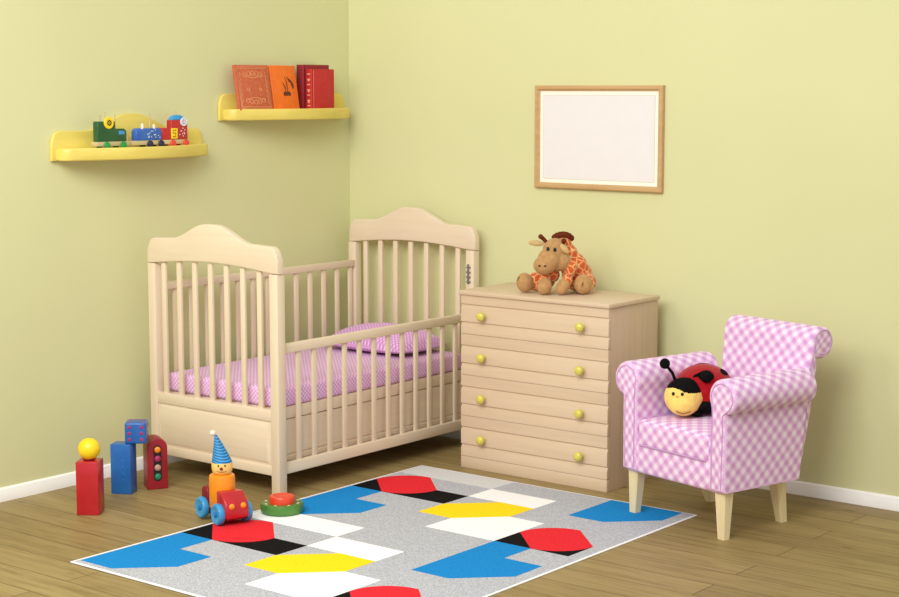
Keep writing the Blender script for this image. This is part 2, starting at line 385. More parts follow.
# ------------------------------------------------------------------ cot
X0, X1, YF, YB = .079, .837, -1.361, -.06
def build_cot():
    t = thing('cot', 'cream wooden cot with slatted sides and arched end panels in the corner', 'cot', (X0, YF, 0))
    loc = (-X0, -YF, 0)
    PW, PD = .046, .044
    def part(mb, n, m, par=None):
        o = mb.build(n, m, par or t)
        if par is None: o.location = loc
        return o
    # posts
    for x in (X0, X1-PW):
        for y in (YF, YB-PD):
            mb = MB().bb((x, y, 0), (x+PW, y+PD, .897), .004)
            p = part(mb, 'post', 'cot')
            if x > .5 and y > -.5:
                h = MB().bb((x+.012, y-.006, .745), (x+.022, y+.001, .835), .002)
                for k in range(4): h.bb((x+.008, y-.008, .752+k*.022), (x+.03, y+.001, .758+k*.022), .001)
                part(h, 'bracket', 'metal', p); 
    # end panels
    W = X1-X0
    def crest_poly():
        pts = []
        n = 40; xa, xb = X0+.002, X1+.004
        bottom = []
        for k in range(n+1):
            f = k/n; x = xa+(xb-xa)*f
            u = (x-(X0+X1)/2)/((X1-X0)/2)
            zb = .899+.024*math.sqrt(max(0, 1-(abs(u)/.97)**2)) if abs(u) < .9 else .899
            if abs(u) < .92: zb = .899+.022*math.cos(u/.92*PI/2)
            bottom.append((x, zb))
        top = []
        for k in range(n+1):
            f = k/n; x = xb+(xa-xb)*f; u = abs(x-(X0+X1)/2)/((X1-X0)/2)
            z = 1.008+.068*(1-smoothstep((u-.06)/.56)) if u < .62 else 1.010
            if u > .62: z = 1.010-.004*smoothstep((u-.62)/.2)
            e = min(x-xa, xb-x); R = .05
            if e < R: z -= R-math.sqrt(max(0, R*R-(R-e)**2))
            top.append((x, z))
        return bottom+top
    poly = crest_poly()
    for nm, yf, yb in (('footboard', YF-.002, YF+.034), ('headboard', YB-.04, YB-.004)):
        near = nm == 'footboard'
        ym = (yf+yb)/2
        c = part(MB().prism(poly, yf, yb, XZ, 0, .005), nm, 'cot_x')
        zr = .352
        for k in range(7):
            x = (.166 if near else .173)+.0932*k
            part(MB().bb((x-.0125, ym-.007, zr-.01), (x+.0125, ym+.007, .915), .003), 'slat', 'cot', c)
        # rail and drawer-like lower panel
        part(MB().bb((X0+PW-.002, ym-.016, .306), (X1-PW+.002, ym+.014, zr), .004), 'cross_rail', 'cot_x', c)
        mb = MB().bb((X0+PW-.002, ym-.010, .087), (X1-PW+.002, ym+.010, .308), .003)
        a0, a1, z0, z1, ch = X0+PW+.012, X1-PW-.012, .133, .300, .012
        s = -1
        yA, yB = ym-.0095, ym-.017
        vs = [(a0, yA, z0), (a1, yA, z0), (a1, yA, z1), (a0, yA, z1), (a0+ch, yB, z0+ch), (a1-ch, yB, z0+ch), (a1-ch, yB, z1-ch), (a0+ch, yB, z1-ch)]
        mb.add(vs, [(0, 1, 5, 4), (1, 2, 6, 5), (2, 3, 7, 6), (3, 0, 4, 7), (4, 5, 6, 7)])
        mb.bb((X0+PW-.002, ym-.016, .087), (X1-PW+.002, ym-.008, .125), .003)
        part(mb, 'lower_panel', 'cot_x', c)
    # long sides
    for nm, x, zt, zb2 in (('front_side', X1-.030, .614, .576), ('back_side', X0+.030, .812, .780)):
        ya, yb = YF+PD-.003, YB-PD+.003
        c = part(MB().bb((x-.012, ya, zb2), (x+.014, yb, zt), .004), nm, 'cot_y')
        part(MB().bb((x-.012, ya, .087), (x+.014, yb, .133), .004), 'bottom_rail', 'cot_y', c)
        for k in range(12 if nm == 'front_side' else 13):
            y = (-1.217 if nm == 'front_side' else -1.236)+.0925*k
            part(MB().bb((x-.006, y-.0125, .125), (x+.006, y+.0125, zb2+.01), .003), 'slat', 'cot', c)
    # mattress base with the drawer box under it
    mb = MB().bb((X0+.05, YF+.05, .302), (X1-.052, YB-.05, .3495), .004)
    part(mb, 'mattress_base', 'cot_y')
    zs = [.098, .122, .126, .130, .160, .166, .172, .290]
    pr = [(.000, .098), (.000, .120), (-.006, .125), (.0, .130), (.0, .148), (-.006, .153), (.0, .158), (.0, .299), (-.03, .299), (-.03, .098)]
    mb = MB().prism([(X1-.056+a, z) for a, z in pr], YF+.06, YB-.06, XZ)
    mb.bb((X0+.06, YF+.05, .10), (X1-.085, YB-.06, .29), .003)
    part(mb, 'drawer_box', 'cot_y')
build_cot()

def cushion(mb, c, d, n=28, pinch=.12, power=.55, mat=0, T=None):
    """pillow shape: two domed sheets meeting at a seam"""
    vs = []; fs = []; uv = []
    def pos(i, j, sgn):
        u = -1+2*i/n; v = -1+2*j/n
        k = max(0, (1-u*u)*(1-v*v))**power
        px = u*(1-pinch*.5*(v*v))*d[0]/2; py = v*(1-pinch*.5*(u*u))*d[1]/2
        return (c[0]+px, c[1]+py, c[2]+(k if sgn > 0 else -.3*k)*d[2]/2)
    for sgn in (1, -1):
        o = len(vs)
        for i in range(n+1):
            for j in range(n+1): vs.append(pos(i, j, sgn))
        for i in range(n):
            for j in range(n):
                q = (o+i*(n+1)+j, o+(i+1)*(n+1)+j, o+(i+1)*(n+1)+j+1, o+i*(n+1)+j+1)
                fs.append(q if sgn > 0 else tuple(reversed(q)))
                w = [(vs[k][0], vs[k][1]) for k in fs[-1]]; uv.append(tuple(w))
    mb.add(vs, fs, mat, uv, T)

mb = MB(); mb.bb((X0+.052, YF+.046, .350), (X1-.056, YB-.052, .430), .018, seg=4)
m = mb.build('mattress', 'sheet'); tag(m, 'cot mattress in a pink checked fitted sheet lying in the cot', 'mattress')
mb = MB(); cushion(mb, (0, 0, 0), (.50, .34, .185), power=.42)
pl = mb.build('pillow', 'pillow', ang=80)
pl.location = (.455, -.275, .4595)
tag(pl, 'plump pink checked pillow at the far end of the cot mattress', 'pillow')
sm = MB(); e = []
N = 28
for s, fx in ((0, lambda f: (-1+2*f, -1)), (1, lambda f: (1, -1+2*f)), (2, lambda f: (1-2*f, 1)), (3, lambda f: (-1, 1-2*f))):
    for k in range(N):
        u, v = fx(k/N); e.append((u*(1-.06*v*v)*.25, v*(1-.06*u*u)*.17, 0))
sm.tube(e, .0025, closed=True, n=6); sm.build('seam_piping', 'piping', pl)

# ------------------------------------------------------------------ chest of drawers
def build_dresser():
    x0, x1, yf, yb, H = 1.047, 1.797, -.4625, -.089, .7690
    t = thing('chest_of_drawers', 'pale wooden chest of four drawers with lime knobs between cot and armchair', 'chest of drawers', (x0, yf, 0))
    loc = (-x0, -yf, 0)
    def part(mb, n, m, par=None):
        o = mb.build(n, m, par or t)
        if par is None: o.location = loc
        return o
    mb = MB().bb((x0, yf+.02, .0), (x1, yb, H-.018), .002)
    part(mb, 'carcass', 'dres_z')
    part(MB().bb((x0-.008, yf-.010, H-.018), (x1+.008, yb+.004, H), .004), 'top', 'dres')
    part(MB().bb((x0, yf-.0005, 0), (x1, yf+.021, .0515), .003), 'plinth', 'dres')
    for k in range(4):
        z0 = .053+.177*k; z1 = z0+.1755 if k < 3 else H-.0185
        V = .012; D = .0075
        pr = [(yf+.02, z0), (yf, z0)]
        for zc in (.045, .121):
            pr += [(yf, z0+zc-V*.7), (yf+D, z0+zc+V*.5), (yf+D*.4, z0+zc-V*.7+V*1.0+.0), ] if False else [(yf, z0+zc-V*.9), (yf+D, z0+zc+V*.35), (yf, z0+zc+V*.65)]
        pr += [(yf, z1), (yf+.02, z1)]
        d = part(MB().prism(pr, x0, x1, YZ, 0, .0018), 'drawer', 'dres')
        for xk in (1.170, 1.673):
            T = Matrix.Translation((xk, yf, z0+.083)) @ Matrix.Rotation(PI/2, 4, 'X')
            kn = MB().lathe([(.009, -.001), (.0085, .008), (.012, .012), (.0175, .017), (.0195, .024), (.018, .031), (.012, .036), (.004, .038)], 0, T, 24)
            part(kn, 'knob', 'lime', d)
build_dresser()

# ------------------------------------------------------------------ armchair
def build_chair():
    t = thing('armchair', 'pink gingham armchair with rolled arms and pale tapered legs', 'armchair', (2.30, -.62, 0), math.radians(-14.7))
    P = lambda mb, n, m, par=None, a=50: mb.build(n, m, par or t, ang=a)
    cx = .022
    # apron / seat box
    mb = MB().bb((cx-.262, -.146, .172), (cx+.262, .232, .300), .016, seg=3)
    P(mb, 'seat_base', 'chair')
    # arms
    for s in (-1, 1):
        R = .068
        ccx, ccz = .238, .526
        pr = [(.192, .180), (.268, .180), (.272, .40), (.271, .468)]
        pr += arc(ccx+.012, ccz, R, -52, 205, 26)
        pr += [(.194, .47), (.192, .40)]
        pr = [(cx+s*a, z) for a, z in pr]
        am = MB().prism(pr, -.152, .282, XZ, 0, .014, seg=4)
        for v in am.v:
            if v.y > .1 and v.z < .46: v.y -= (.46-v.z)/.28*.028
        a = P(am, 'arm', 'chair')
        outl = [(cx+s*(.25), -.1535, .195)]
        q = [(.252, .19), (.256, .40), (.254, .462)] + arc(ccx+.012, ccz, R-.016, -45, 200, 20) + [(.205, .46), (.204, .40), (.204, .19)]
        P(MB().tube([(cx+s*x, -.1525, z) for x, z in q], .0022, n=6), 'piping', 'piping', a)
    # seat cushion
    mb = MB()
    b = bmesh.new(); bmesh.ops.create_cube(b, size=1)
    for v in b.verts: v.co = Vector((v.co.x*.378, v.co.y*.42, v.co.z*.105))
    bmesh.ops.bevel(b, geom=list(b.edges), offset=.022, segments=4, profile=.5, affect='EDGES')
    bmesh.ops.subdivide_edges(b, edges=[e for e in b.edges if e.calc_length() > .1], cuts=7, use_grid_fill=True)
    for v in b.verts:
        u, w = v.co.x/.189, v.co.y/.21
        if v.co.z > .03: v.co.z += .014*max(0, 1-u*u)*max(0, 1-w*w)**.6
        v.co += Vector((cx, .058, .328))
    mb.bm(b); c = P(mb, 'seat_cushion', 'chair', a=70)
    xr = [(-.178, -.150), (.178, -.150)]
    P(MB().tube([(cx-.175, -.154, .286), (cx+.175, -.154, .286)], .0028, n=6), 'piping', 'piping', c)
    # backrest: side profile in y-z extruded along x
    pr = [(.25, .176), (.225, .30), (.270, .50), (.296, .60), (.312, .66)]
    pr += arc(.374, .682, .062, 165, -125, 26)
    pr += [(.350, .60), (.342, .54), (.312, .38), (.268, .19)]
    n = 16; w0, w1 = cx-.200, cx+.256
    bk = MB().prism(pr, w0, w1, YZ, 0, .016, seg=4)
    for v in bk.v:
        if v.x < cx and v.z < .66: v.x += (.66-v.z)*.16
        if v.z > .55:
            u = (v.x-cx-.02)/.235; v.z += (.004*(1-u*u)-.006)*(v.z-.55)/.19
    bk = P(bk, 'backrest', 'chair')
    for xx in (w0-.0005, w1+.0005):
        q = [(.300, .57), (.322, .65)] + [(y, z) for y, z in arc(.374, .682, .046, 165, -110, 20)]
        P(MB().tube([(xx+(max(0, .66-z)*.16 if xx < cx else 0), y, z) for y, z in q], .0018, n=6), 'piping', 'piping', bk)
    # legs
    for lx, ly, tx, ty, zb in ((-.218, -.107, -.212, -.103, .005), (.25, -.107, .246, -.104, 0), (.204, .250, .210, .212, 0), (-.178, .262, -.186, .212, 0)):
        mb = MB(); r0, r1 = .0165, .0265; z1 = .178
        vs = []
        for k in range(5):
            f = k/4; r = r0+(r1-r0)*f; x = lx+(tx-lx)*f; y = ly+(ty-ly)*f; z = zb+(z1-zb)*f; cc = r*.78
            vs += [(x-r, y-cc, z), (x-cc, y-r, z), (x+cc, y-r, z), (x+r, y-cc, z), (x+r, y+cc, z), (x+cc, y+r, z), (x-cc, y+r, z), (x-r, y+cc, z)]
        fs = [tuple(range(7, -1, -1)), tuple(range(32, 40))]
        for k in range(4):
            for i in range(8): fs.append((k*8+i, k*8+(i+1) % 8, k*8+8+(i+1) % 8, k*8+8+i))
        mb.add(vs, fs); P(mb, 'leg', 'leg', a=20)
build_chair()

# ------------------------------------------------------------------ plush ladybird on the seat
CAMYAW = .6733
def build_bug():
    t = thing('plush_ladybird', 'plush ladybird with red back and yellow face sitting on the armchair seat', 'soft toy', (2.243, -.620, .396), CAMYAW)
    t.scale = (1.08, 1.08, 1.08)
    # local x = right, y = away, z up
    b = blob('body', [((.080, .075, .083), (.106, .118, .088), (0, 0, 0), 0), ((.072, .065, .040), (.108, .112, .040), (0, 0, 0), 1)], ['plush_red', 'plush_black'], t, .005, 3)
    def stick(c, rx, rz, tilt=0):   # black spot hugging the dome
        C0 = Vector((.080, .075, .083)); R = Vector((.106, .118, .088)); mb = MB(); vs = []; fs = []
        d = (Vector(c)-C0); n = 14; rings = 4
        d = Vector((d.x/R.x, d.y/R.y, d.z/R.z)).normalized()
        a = d.cross(Vector((0, 0, 1))).normalized(); e = a.cross(d)
        vs.append(d)
        for r in range(1, rings+1):
            for k in range(n):
                q = 2*PI*k/n; vs.append((d+a*math.cos(q)*rx*r/rings+e*math.sin(q)*rz*r/rings).normalized())
        f2 = [(0, 1+k, 1+(k+1) % n) for k in range(n)]
        for r in range(rings-1):
            for k in range(n): f2.append((1+r*n+k, 1+(r+1)*n+k, 1+(r+1)*n+(k+1) % n, 1+r*n+(k+1) % n))
        lift = 1.012
        mb.add([(C0.x+v.x*R.x*lift, C0.y+v.y*R.y*lift, C0.z+v.z*R.z*lift) for v in vs], f2)
        mb.build('spot', 'plush_black', b, ang=90)
    stick((.148, .04, .152), .24, .16); stick((.072, -.02, .150), .27, .27); stick((.182, .05, .07), .25, .25); stick((.08, .15, .19), .25, .25)
    h = blob('head', [((.0, .0, .068), (.071, .066, .068), (0, 0, 0), 0), ((-.008, -.035, .046), (.052, .04, .04), (0, 0, 0), 0)], ['plush_yellow', 'plush_black'], t, .004, 3)
    for p in h.data.polygons:      # black hood over the crown and the back of the head
        c = p.center
        line = .092 - .05*(c.x+.02) + .012*math.exp(-((c.x+.040)/.024)**2)
        if c.z > line+.0 or c.y > .03: p.material_index = 1
    for x, y in ((-.046, -.0505), (-.016, -.0615)):
        MB().ball((x, y, .087), (.0055, .004, .0065), u=12, v=8).build('eye', 'black', h)
    MB().ball((-.034, -.0615, .079), (.004, .003, .003), u=10, v=6).build('nose', 'orange', h)
    q = [(-.012+.028*math.cos(a), -.0735+.008*abs(math.cos(a)), .036+.014*math.sin(a)) for a in [PI*1.15+PI*.7*k/10 for k in range(11)]]
    MB().tube(q, .0013, n=6).build('mouth', 'plush_brown', h)
    for pts, c, r in (([(-.032, .012, .125), (-.042, .008, .150), (-.060, .004, .172), (-.068, 0, .180)], (-.070, 0, .184), .0185),
                      ([(.025, .01, .122), (.038, .0, .142), (.052, -.016, .152), (.060, -.026, .152)], (.070, -.034, .145), .022)):
        a = MB().tube(pts, .0055, n=8).build('antenna', 'plush_black', h)
        MB().ball(c, r, u=16, v=12).build('antenna_ball', 'plush_black', a)
    for x, y in ((.02, -.045), (.105, -.035)):
        MB().ball((x+.02, y+.03, .014), (.022, .026, .014), u=16, v=10).build('foot', 'plush_black', t)
build_bug()

# ------------------------------------------------------------------ plush giraffe on the chest of drawers
def build_giraffe():
    t = thing('plush_giraffe', 'plush giraffe with orange patches and tan muzzle slumped on top of the chest of drawers', 'soft toy', (1.422, -.307, .7710), CAMYAW)
    k = 1.06
    def S_(l): return [tuple(v*k for v in q) if hasattr(q, '__len__') and i < 2 else q for i, q in enumerate(l)]
    tor = 0; tan = 1
    prims = [
        ((.095, .055, .062), (.062, .060, .062), (0, 0, 0), 0),       # rump
        ((.080, .035, .100), (.055, .050, .060), (0, -25, 0), 0),     # chest
        ((.056, .020, .150), (.040, .036, .052), (0, -25, 0), 0),     # neck
        ((.034, .012, .188), (.037, .034, .032), (0, 0, 0), 0),       # back of head
        ((.060, -.020, .090), (.026, .030, .050), (35, 25, 0), 0),    # right arm
        ((.045, -.052, .052), (.023, .026, .034), (40, 20, 0), 0),
        ((.030, -.066, .033), (.026, .027, .036), (0, 30, 0), 1),     # right hand
        ((-.010, -.005, .075), (.030, .028, .034), (0, -35, 0), 0),   # left arm
        ((-.040, -.035, .055), (.025, .026, .027), (0, 0, 0), 0),
        ((-.041, -.056, .032), (.029, .029, .034), (0, 15, 0), 1),     # left hand
        ((.130, .010, .040), (.036, .060, .038), (0, 0, -15), 0),     # right leg
        ((.110, -.048, .040), (.036, .028, .040), (0, 8, -10), 1),    # right foot
        ((-.060, .045, .040), (.068, .040, .038), (0, 0, 10), 0),     # left leg
        ((-.116, .008, .040), (.035, .032, .040), (0, -14, 25), 1),     # left foot
        ((.000, -.020, .170), (.049, .047, .050), (0, 0, 0), 1),      # skull
        ((-.024, -.045, .137), (.046, .046, .046), (0, 0, 0), 1),
        ((-.043, -.060, .116), (.044, .042, .037), (0, 0, 0), 1),     # muzzle
        ((.016, -.030, .128), (.046, .038, .040), (0, 0, 0), 1),      # cheek
    ]
    prims = [(tuple(v*k for v in c), tuple(v*k for v in r), e, m) for c, r, e, m in prims]
    b = blob('body', prims, ['patch', 'plush_tan'], t, .0042, 4)
    q = lambda *p: tuple(v*k for v in p)
    MB().ball(q(-.030, -.068, .180), q(.0062, .005, .009), u=14, v=10).build('eye', 'black', b)
    MB().ball(q(-.003, -.0692, .178), q(.0062, .005, .009), u=14, v=10).build('eye', 'black', b)
    for x, y in ((-.064, -.0960), (-.042, -.1005)):
        MB().ball(q(x, y, .117), q(.005, .004, .0038), u=10, v=8).build('nostril', 'black', b)
    def ear(c, r, e):
        mb = MB(); mb.ball((0, 0, 0), r, u=20, v=12); o = mb.build('ear', ['plush_pale'], b)
        o.location = q(*c); o.rotation_euler = [math.radians(v) for v in e]
    ear((-.074, -.015, .199), (.034, .007, .0125), (0, 8, 10)); ear((.036, -.056, .180), (.026, .008, .0125), (0, 46, 20))
    for p0, p1, p2 in (((-.034, -.02, .203), (-.044, -.02, .215), (-.056, -.02, .225)), ((.028, -.035, .196), (.032, -.040, .205), (.034, -.042, .211))):
        h = MB().tube([q(*p0), q(*p1), q(*p2)], [.0085, .0085, .0095], n=10); h.ball(q(*p2), .0105, u=12, v=8); h.build('horn', 'plush_brown', b)
    mb = MB(); pts = []
    for i in range(9):
        f = i/8; a = math.radians(165-160*f); pts.append(q(.032+.038*math.cos(a), .002+.018*f, .206+.024*math.sin(a)))
    mb.tube(pts, [.008, .011, .013, .014, .014, .014, .013, .012, .008], n=10)
    for i in range(1, 8): mb.ball(pts[i], .014, u=10, v=8)
    mb.build('mane', 'plush_brown', b)
    for pts in (((.108, -.0775, .052), (.106, -.079, .044), (.103, -.0785, .035)), ((-.137, -.016, .066), (-.143, -.014, .058), (-.146, -.010, .048))):
        MB().tube([q(*p) for p in pts], .0012, n=6).build('stitch', 'black', b)
build_giraffe()

# ------------------------------------------------------------------ empty picture frame
def build_frame():
    x0, x1, z0, z1 = 1.109, 1.761, 1.189, 1.635
    t = thing('picture_frame', 'honey wood picture frame holding a blank pale sheet on the back wall', 'picture frame', (x0, -.022, z0))
    w = .024; mb = MB()
    outer = [(0, 0), (x1-x0, 0), (x1-x0, z1-z0), (0, z1-z0)]
    prof = [(0, .022), (0, .003), (.004, 0), (.015, 0), (.019, .006), (w, .009), (w, .022)]
    W, H = x1-x0, z1-z0; vs = []; fs = []
    cor = [(0, 0, 1, 1), (W, 0, -1, 1), (W, H, -1, -1), (0, H, 1, -1)]
    for cx, cz, sx, sz in cor:
        for i, y in prof: vs.append((cx+sx*i, y, cz+sz*i))
    n = len(prof)
    for c in range(4):
        d = (c+1) % 4
        for i in range(n-1): fs.append((c*n+i, d*n+i, d*n+i+1, c*n+i+1))
    mb.add(vs, fs); mb.build('moulding', 'frame', t, smooth=False)
    MB().bb((w-.004, .0125, w-.004), (W-w+.004, .018, H-w+.004), 0).build('mat_board', 'mat', t)
    a = w+.018; mb = MB()
    mb.bb((a, .0115, a), (W-a, .0128, H-a), 0, 0)
    r = .0012
    for A, B in (((a-r, a-r), (W-a+r, a)), ((a-r, H-a), (W-a+r, H-a+r)), ((a-r, a), (a, H-a)), ((W-a, a), (W-a+r, H-a))):
        mb.bb((A[0], .0112, A[1]), (B[0], .0128, B[1]), 0, 1)
    mb.build('blank_sheet', ['paper', 'line'], t)
build_frame()

# ------------------------------------------------------------------ yellow wall shelves
def build_shelf(label, y0, z0):
    t = thing('wall_shelf', label, 'shelf', (0, y0, z0), 0, 'yellow scalloped wall shelves')
    L = .815
    # back board with a hump, in y-z
    pts = [(0.0, 0.0), (L, 0.0)]
    n = 60; top = []
    for i in range(n+1):
        y = L*(1-i/n); u = abs(y-L*.515)/(L/2)
        z = .118+.066*(1-smoothstep((u-.05)/.55))
        e = min(y, L-y); R = .045
        if e < R: z -= R-math.sqrt(max(0, R*R-(R-e)**2))
        top.append((y, z))
    MB().prism(pts+top, .001, .018, YZ, 0, .004).build('back_board', 'shelf', t)
    # board with a bowed front edge and rounded corners, in x-y
    fr = []
    for i in range(n+1):
        y = .02+(L-.03)*i/n; u = (y-L*.5)/(L/2)
        x = .075+.095*math.cos(max(-1, min(1, u/.98))*PI/2)**1.3
        e = min(y-.02, L-.01-y); R = .03
        if e < R: x -= R-math.sqrt(max(0, R*R-(R-e)**2))
        fr.append((x, y))
    P = [Vector(q) for q in [(.016, .02)]+fr+[(.016, L-.01)]]; m = len(P); nor = []
    for a in range(m):
        e1 = (P[a]-P[a-1]).normalized(); e2 = (P[(a+1) % m]-P[a]).normalized(); q = Vector((e1.y+e2.y, -e1.x-e2.x)); q.normalize()
        nor.append(-q if (Vector((.06, L/2))-P[a]).dot(q) > 0 else q)
    vs = []; fs = []
    rg = [(.006, 0), (.002, .0015), (0, .006), (0, .045), (.0015, .049), (.005, .0505), (.009, .0505), (.0105, .0435)]
    for ins, z in rg:
        for a in range(m): q = P[a]-nor[a]*ins; vs.append((max(q.x, .012), q.y, z))
    for r in range(len(rg)-1):
        for a in range(m): b2 = (a+1) % m; fs.append((r*m+a, r*m+b2, (r+1)*m+b2, (r+1)*m+a))
    fs.append(tuple(reversed(range(m)))); fs.append(tuple((len(rg)-1)*m+a for a in range(m)))
    bd = MB().add(vs, fs)
    bd.build('board', 'shelf', t, ang=50)
build_shelf('yellow scalloped wall shelf carrying the toy train', -1.79, 1.334)
build_shelf('yellow scalloped wall shelf carrying the upright books nearer the corner', -.87, 1.481)

# ------------------------------------------------------------------ books
def book(label, y, w, h, th, mats, lean, xb, deco=None, z=1.5248):
    """cover faces +x; local origin at the bottom of the cover's -y corner; leans back onto the wall"""
    t = thing('book', label, 'book', (xb, y, z), 0, 'picture books on the yellow shelf')
    t.rotation_euler = (0, -math.radians(lean), 0)
    c = .0028; mb = MB()
    mb.bb((-c, 0, 0), (0, w, h), .001, 0); mb.bb((-th, 0, 0), (-th+c, w, h), .001, 0)
    sp = [(-th, 0.003), (-th*.85, -.001), (-th*.5, -.003), (-th*.15, -.001), (0, .003), (0, .005), (-th, .005)]
    mb.prism(sp, 0, h, XY, 1)
    if deco: deco(mb, w, h, th)
    mb.build('cover', mats, t)
    MB().bb((-th+c, .004, .003), (-c, w-.004, h-.003), .0005).build('page_block', 'pages', t)
def deco_brown(mb, w, h, th):
    def ln(pts, r=.0009): mb.tube([(.0004, a, b) for a, b in pts], r*1.5, 2, n=5)
    for i in (.010, .016): ln([(i, i), (w-i, i), (w-i, h-i), (i, h-i), (i, i)])
    for zc in (.045, h-.045):
        for k in range(5):
            a = w*(.26+.12*k); s = 1 if zc < h/2 else -1
            ln([(a+.010*math.cos(q), zc+s*(.010*math.sin(q)-.008*math.sin(k/4*PI))) for q in [PI*2*j/10 for j in range(11)]], .0008)
        ln([(w*(.2+.6*j/12), zc+(.012 if zc < h/2 else -.012)*math.sin(PI*j/12)) for j in range(13)])
    for a in (w*.32, w*.68): ln([(a+.007*math.cos(q), h*.46+.007*math.sin(q)) for q in [PI*2*j/8 for j in range(9)]])
    for k in range(6): ln([(.021, .03+k*.024), (.026, .042+k*.024), (.021, .05+k*.024)], .0007); ln([(w-.021, .03+k*.024), (w-.026, .042+k*.024), (w-.021, .05+k*.024)], .0007)
def deco_orange(mb, w, h, th):
    def leafy(a, b, L, ang, r):
        pts = [(.0004, a+L*f*math.cos(ang)+.006*math.sin(PI*f), b+L*f*math.sin(ang)) for f in [k/6 for k in range(7)]]
        mb.tube(pts, [r*.3, r*.8, r, r, r*.8, r*.5, r*.2], 2, n=6)
    for k in range(5): mb.ball((.0003, w*(.46+.05*k), h*(.36+.012*(k % 2))), (.001, .008, .010), 2, u=10, v=6)
    leafy(w*.50, h*.42, .045, 1.9, .003); leafy(w*.58, h*.40, .075, 1.7, .0025); leafy(w*.82, h*.48, .05, 2.0, .006); leafy(w*.70, h*.62, .03, 2.2, .004)
def deco_red(mb, w, h, th):
    mb.bb((-.001, .008, .004), (.0006, .0095, h-.004), 0, 2)
    for k in range(7): mb.bb((-th*.72, -.0036, .016+k*.024), (-th*.28, -.002, .021+k*.024), 0, 2)
    for k in range(3): mb.bb((-th*.62, -.0038, .030+k*.05), (-th*.38, -.002, .040+k*.05), 0, 2)
book('terracotta book with gilt patterned cover, leaning back at the left end of the shelf', -.812, .205, .203, .018, ['bk_brown', 'bk_brown', 'gilt'], 9.5, .088, deco_brown)
book('orange book with a dark plant motif on its leaning cover', -.593, .158, .203, .02, ['bk_orange', 'bk_orange', 'ink'], 9.5, .088, deco_orange)
book('dark red book standing behind the smaller scarlet one', -.386, .170, .205, .046, ['bk_dred', 'bk_dred', 'gilt'], 0, .068)
book('scarlet book with gilt spine, in front of the dark red one', -.376, .148, .185, .040, ['bk_red', 'bk_red', 'gilt'], 0, .1105, deco_red)

